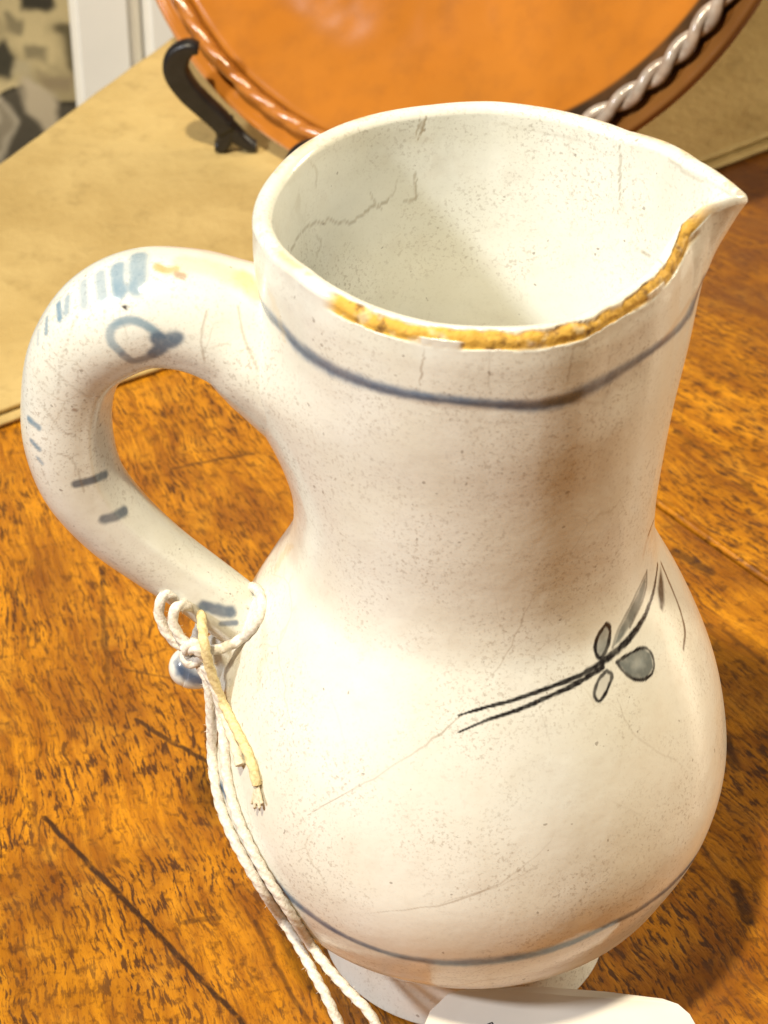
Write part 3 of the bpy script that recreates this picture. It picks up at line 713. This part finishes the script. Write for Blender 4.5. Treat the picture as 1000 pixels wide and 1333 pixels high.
for px, w, c, op in [([(180, 334), (179, 352), (178, 374)], 19, HB, .62), ([(154, 347), (153, 362), (156, 380)], 16, HB, .62), ([(130, 357), (131, 372), (133, 388)], 13, HB, .5), ([(109, 368), (109, 382), (110, 397)], 10, HB, .45),
                     ([(88, 388), (87, 397), (86, 406)], 9, HB, .55), ([(76, 397), (78, 414)], 9, HB, .75), ([(61, 415), (60, 432)], 7, HB, .6), ([(50, 432), (49, 448)], 5, HB, .4),
                     ([(38, 546), (50, 556)], 8, HB, .75), ([(41, 574), (50, 584)], 7, HB, .7), ([(49, 596), (55, 603)], 5, HB, .6),
                     ([(157, 458), (145, 445), (144, 430), (156, 420), (174, 417), (193, 425), (208, 438)], 9, (.22, .31, .38), .72), ([(206, 441), (216, 444), (229, 440)], 16, (.12, .165, .225), .9), ([(200, 460), (212, 452), (224, 446)], 13, (.13, .175, .235), .85),
                     ([(160, 462), (175, 470), (198, 463)], 9, (.17, .19, .23), .6),
                     ([(99, 630), (118, 626), (137, 618)], 10, (.13, .155, .185), .9), ([(136, 676), (150, 672), (162, 665)], 12, (.15, .18, .22), .9),
                     ([(266, 789), (283, 794), (300, 797)], 14, (.13, .17, .23), .85), ([(289, 812), (307, 811)], 7, (.16, .20, .26), .75),
                     ([(205, 347), (216, 352), (229, 350)], 9, (.60, .34, .07), .6), ([(231, 357), (238, 359)], 8, (.36, .20, .09), .6), ([(240, 342), (280, 350), (318, 366)], 24, (.74, .52, .17), .28), ([(318, 362), (334, 380)], 22, (.74, .50, .12), .4),
                     ([(162, 399), (164, 400)], 4.5, (.04, .03, .03), .95), ([(270, 405), (262, 440), (266, 470)], 2.2, BROWN, .35), ([(310, 400), (318, 440), (335, 480)], 2.4, BROWN, .35), ([(60, 470), (90, 500), (120, 520)], 1.8, BROWN, .25),
                     ([(50, 520), (80, 560), (96, 566)], 1.8, BROWN, .28), ([(75, 590), (95, 600), (110, 640)], 2, BROWN, .28), ([(96, 533), (99, 534)], 4, (.3, .2, .15), .6), ([(100, 410), (80, 470), (75, 520)], 1.8, BROWN, .25)]:
    hs(px, w, c, op)
handle = mesh_obj('handle', hv, hf, GLAZE, jug); set_color(handle, hpaint); set_float(handle, np.zeros(len(hv)), 'wear')
# curled tail of the handle, dipped in blue
tp = [(318, 806, 30), (305, 832, 28), (285, 854, 27), (264, 867, 27), (250, 869, 27), (243, 868, 25)]
T3 = np.array([np.r_[at_y(x, y, -.001), r/6330.0] for x, y, r in tp]); T3 = catmull(T3, 90)
end = T3[-1].copy(); dr_ = T3[-1, :3]-T3[-4, :3]; dr_ /= np.linalg.norm(dr_)
capr = [np.r_[end[:3]+dr_*end[3]*math.sin(a)*.9, max(end[3]*math.cos(a), .00002)] for a in np.linspace(.05, math.pi/2, 24)]
T3 = np.vstack([T3, capr]); tv, tf = sweep(T3[:, :3], T3[:, 3], 64, cap=False)
TT = BVHTree.FromPolygons([tuple(v) for v in tv], [tuple(map(int, q)) for q in tf]); tpaint = np.zeros((len(tv), 4))
for px, w, op in [([(236, 874), (250, 883), (268, 888)], 20, .95), ([(228, 862), (236, 874)], 10, .6)]:
    p = on_body(px, 16, TT)
    if len(p) > 1: stroke(tv, tpaint, p, w*PXM, (.075, .125, .22), op, .7, 4, .4)
tail = mesh_obj('handle_tail', tv, tf, GLAZE, jug); set_color(tail, tpaint); set_float(tail, np.zeros(len(tv)), 'wear')

# ------------------------------------------------------------------ cotton string and its paper tag
def cotton(name, a, b):
    s = NT(name); c = s.coord(); n = s.noise(c, 1600, 3)
    s.b.inputs['Specular IOR Level'].default_value = .1; s.b.inputs['Subsurface Weight'].default_value = .0
    return s.out(s.mix(s.ramp(n, .3, .7), a, b), .9, s.bump(n, .0003, .6))
COT = cotton('cotton', (.82, .78, .70), (.68, .62, .52)); COTP = cotton('cream_cotton', (.80, .73, .56), (.68, .59, .42)); COTY = cotton('yellowed_cotton', (.78, .66, .38), (.66, .52, .26))
string = tag(empty('string', (-.05, -.03, .0)), 'white cotton string looped round the jug handle and hanging to the tag', 'string')
SR = .00098
def outside(p, extra=SR*1.05):
    """slide a point towards the camera until it clears the jug belly"""
    p = np.array(p, float); v = (CAM-p)/np.linalg.norm(CAM-p)
    for _ in range(400):
        if np.hypot(p[0], p[1]) >= float(r0(np.array([max(p[2], 0)]))[0])+extra*1.15: break
        p = p+v*.0002
    return p
def cord(name, pts, r=SR, mat=COT, n=160, fix=True):
    P = catmull(pts, n)
    if fix: P = np.array([outside(q) for q in P])
    for _ in range(fix if fix > 1 else (30 if fix else 3)): P[1:-1] = .25*P[:-2]+.5*P[1:-1]+.25*P[2:]
    P += (np.stack([fbm(P, 300, 41+k, 2) for k in range(3)], -1)-.5)*.00012
    v, f = sweep(P, r, 18, twist=700.0, lobes=3, lobe_amp=.30)
    o = mesh_obj(name, v, f, mat); adopt(o, string)
    # stray fibres
    fv, ff = [], []
    for k in range(int(len(P)*1.0)):
        c = P[rng.integers(1, len(P)-1)]; d = rng.normal(size=3); d /= np.linalg.norm(d); e = np.cross(d, rng.normal(size=3)); e /= np.linalg.norm(e)
        a = c+d*r*.8; b = a+d*r*rng.uniform(.5, 1.1)+e*r*.6; m = (a+b)/2+e*r*.35
        w = np.cross(d, e)*.00003
        i = len(fv); fv += [a-w, a+w, m+w, m-w, b]; ff += [(i, i+1, i+2, i+3), (i+3, i+2, i+4)]
    fo = mesh_obj('fuzz', np.array(fv), ff, mat, smooth=False); fo.parent = o; fo['kind'] = 'stuff'
    return o
Y = at_y
# loop round the foot of the handle: front half from the knot up to the handle's inner side, back half behind it
lowd = [Y(252, 853, -.0105), Y(270, 848, -.0100), Y(295, 842, -.0098), Y(322, 826, -.0090), Y(339, 800, -.0065), Y(339, 775, -.0015), Y(326, 764, .0045), Y(300, 775, .0075), Y(268, 800, .0065), Y(255, 830, -.001), Y(250, 850, -.0075)]
cord('loop', lowd, fix=4, n=140)
# bow loops hanging left of the handle
cord('bow_loop', [Y(256, 852, -.0100), Y(234, 840, -.0098), Y(216, 822, -.0090), Y(207, 797, -.0078), Y(211, 779, -.0070), Y(223, 772, -.0060), Y(236, 780, -.004), Y(250, 790, .0)], fix=False, n=100)
cord('bow_loop', [Y(262, 850, -.0115), Y(245, 840, -.0115), Y(230, 822, -.0105), Y(225, 803, -.0095), Y(231, 790, -.0085), Y(243, 788, -.0065), Y(256, 796, -.002)], fix=False, n=90)
# knot
kp = [Y(240, 846, -.0122), Y(252, 838, -.0128), Y(264, 846, -.0125), Y(258, 860, -.0120), Y(244, 862, -.0118), Y(242, 848, -.0105), Y(256, 846, -.0138), Y(268, 856, -.0128)]
cord('knot', kp, r=SR*1.05, fix=False, n=90)
# two short yellowed ends lying on the belly
cord('loose_end', [Y(262, 776, -.0005), Y(262, 794, -.0050), Y(263, 814, -.0100), Y(266, 838, -.0140), Y(272, 866, -.0145), Y(287, 908, -.0150), Y(305, 945, -.0155), Y(322, 978, -.0160), Y(331, 1005, -.0165), Y(334, 1022, -.0165)], r=SR*.95, mat=COTY, n=120)
cord('loose_end', [Y(268, 850, -.0128), Y(276, 880, -.0140), Y(290, 925, -.0140), Y(304, 965, -.0145), Y(313, 996, -.0145)], r=SR*.95, mat=COTP, n=90)
for k in range(5):
    cord('frayed_tip', [Y(333, 1012, -.0166), Y(334+(k-2)*1.0, 1028, -.0166), Y(335+(k-2)*3.2, 1046+(k % 2)*6, -.0167)], r=SR*.34, mat=COTP, n=20)
# two long strands down to the tag
cord('long_strand', [Y(258, 862, -.0115), Y(271, 890, -.0130), Y(275, 940, -.0140), Y(277, 995, -.0150), Y(287, 1050, -.0170), Y(311, 1106, -.0200), Y(346, 1165, -.0250), Y(386, 1226, -.0330), Y(412, 1274, -.0400), Y(432, 1312, -.0450), Y(470, 1400, -.0520)], n=260)
cord('long_strand', [Y(266, 866, -.0135), Y(284, 905, -.0150), Y(291, 960, -.0160), Y(297, 1020, -.0170), Y(314, 1076, -.0190), Y(342, 1132, -.0230), Y(379, 1190, -.0290), Y(416, 1246, -.0370), Y(452, 1288, -.0430), Y(486, 1326, -.0480), Y(520, 1400, -.0540)], n=260)

# paper tag leaning against the foot of the jug
CARD = simple('white_card', (.82, .78, .70), .55, .05, 60, .0002)
ptag = tag(empty('paper_tag', (.02, -.06, 0)), 'white paper tag with clipped corners leaning against the foot of the jug', 'tag')
c0 = at_y(700, 1284, -.0345); c1 = at_y(880, 1305, -.0345)
ux = (c1-c0)/np.linalg.norm(c1-c0); down = np.array([-.10, -.75, -.66]); down -= ux*(down@ux); down /= np.linalg.norm(down); nrmc = np.cross(ux, down); nrmc *= np.sign(nrmc[2])
def card2(x, y):                                                      # pixel to card plane
    v = ray(x, y); t = ((c0-CAM)@nrmc)/(v@nrmc); q = CAM+v*t; return np.array([(q-c0)@ux, (q-c0)@down])
outl = [card2(*q) for q in [(548, 1345), (560, 1316), (584, 1293), (612, 1286), (700, 1284), (790, 1291), (862, 1300), (882, 1307), (897, 1320), (906, 1336)]]
depth = (c0[2]-.0006)/(-down[2]); e = depth*.96
poly = outl+[np.array([outl[-1][0], e]), np.array([outl[0][0], e])]
verts, faces = [], []
poly = np.array(poly); nP = len(poly)
curl = lambda q: nrmc*(.0006*((q[0]-.005)/.03)**2)
for th in (.00025, -.00025): verts += [c0+ux*q[0]+down*q[1]+nrmc*th+curl(q) for q in poly]
faces = [tuple(range(nP)), tuple(range(2*nP-1, nP-1, -1))]+[(k, (k+1) % nP, nP+(k+1) % nP, nP+k) for k in range(nP)]
adopt(mesh_obj('card', np.array(verts), faces, CARD, smooth=False), ptag)
q0 = card2(634, 1334); q1 = card2(640, 1331); q2 = card2(645, 1337)
v, f = sweep(np.array([c0+ux*q[0]+down*q[1]+nrmc*.0004+curl(q) for q in (q0, (q0+q1)/2, q1, q2, q2+np.array([.0, .004]))]), .00018, 8)
adopt(mesh_obj('ink_mark', v, f, simple('ink', (.03, .03, .04), .6)), ptag)
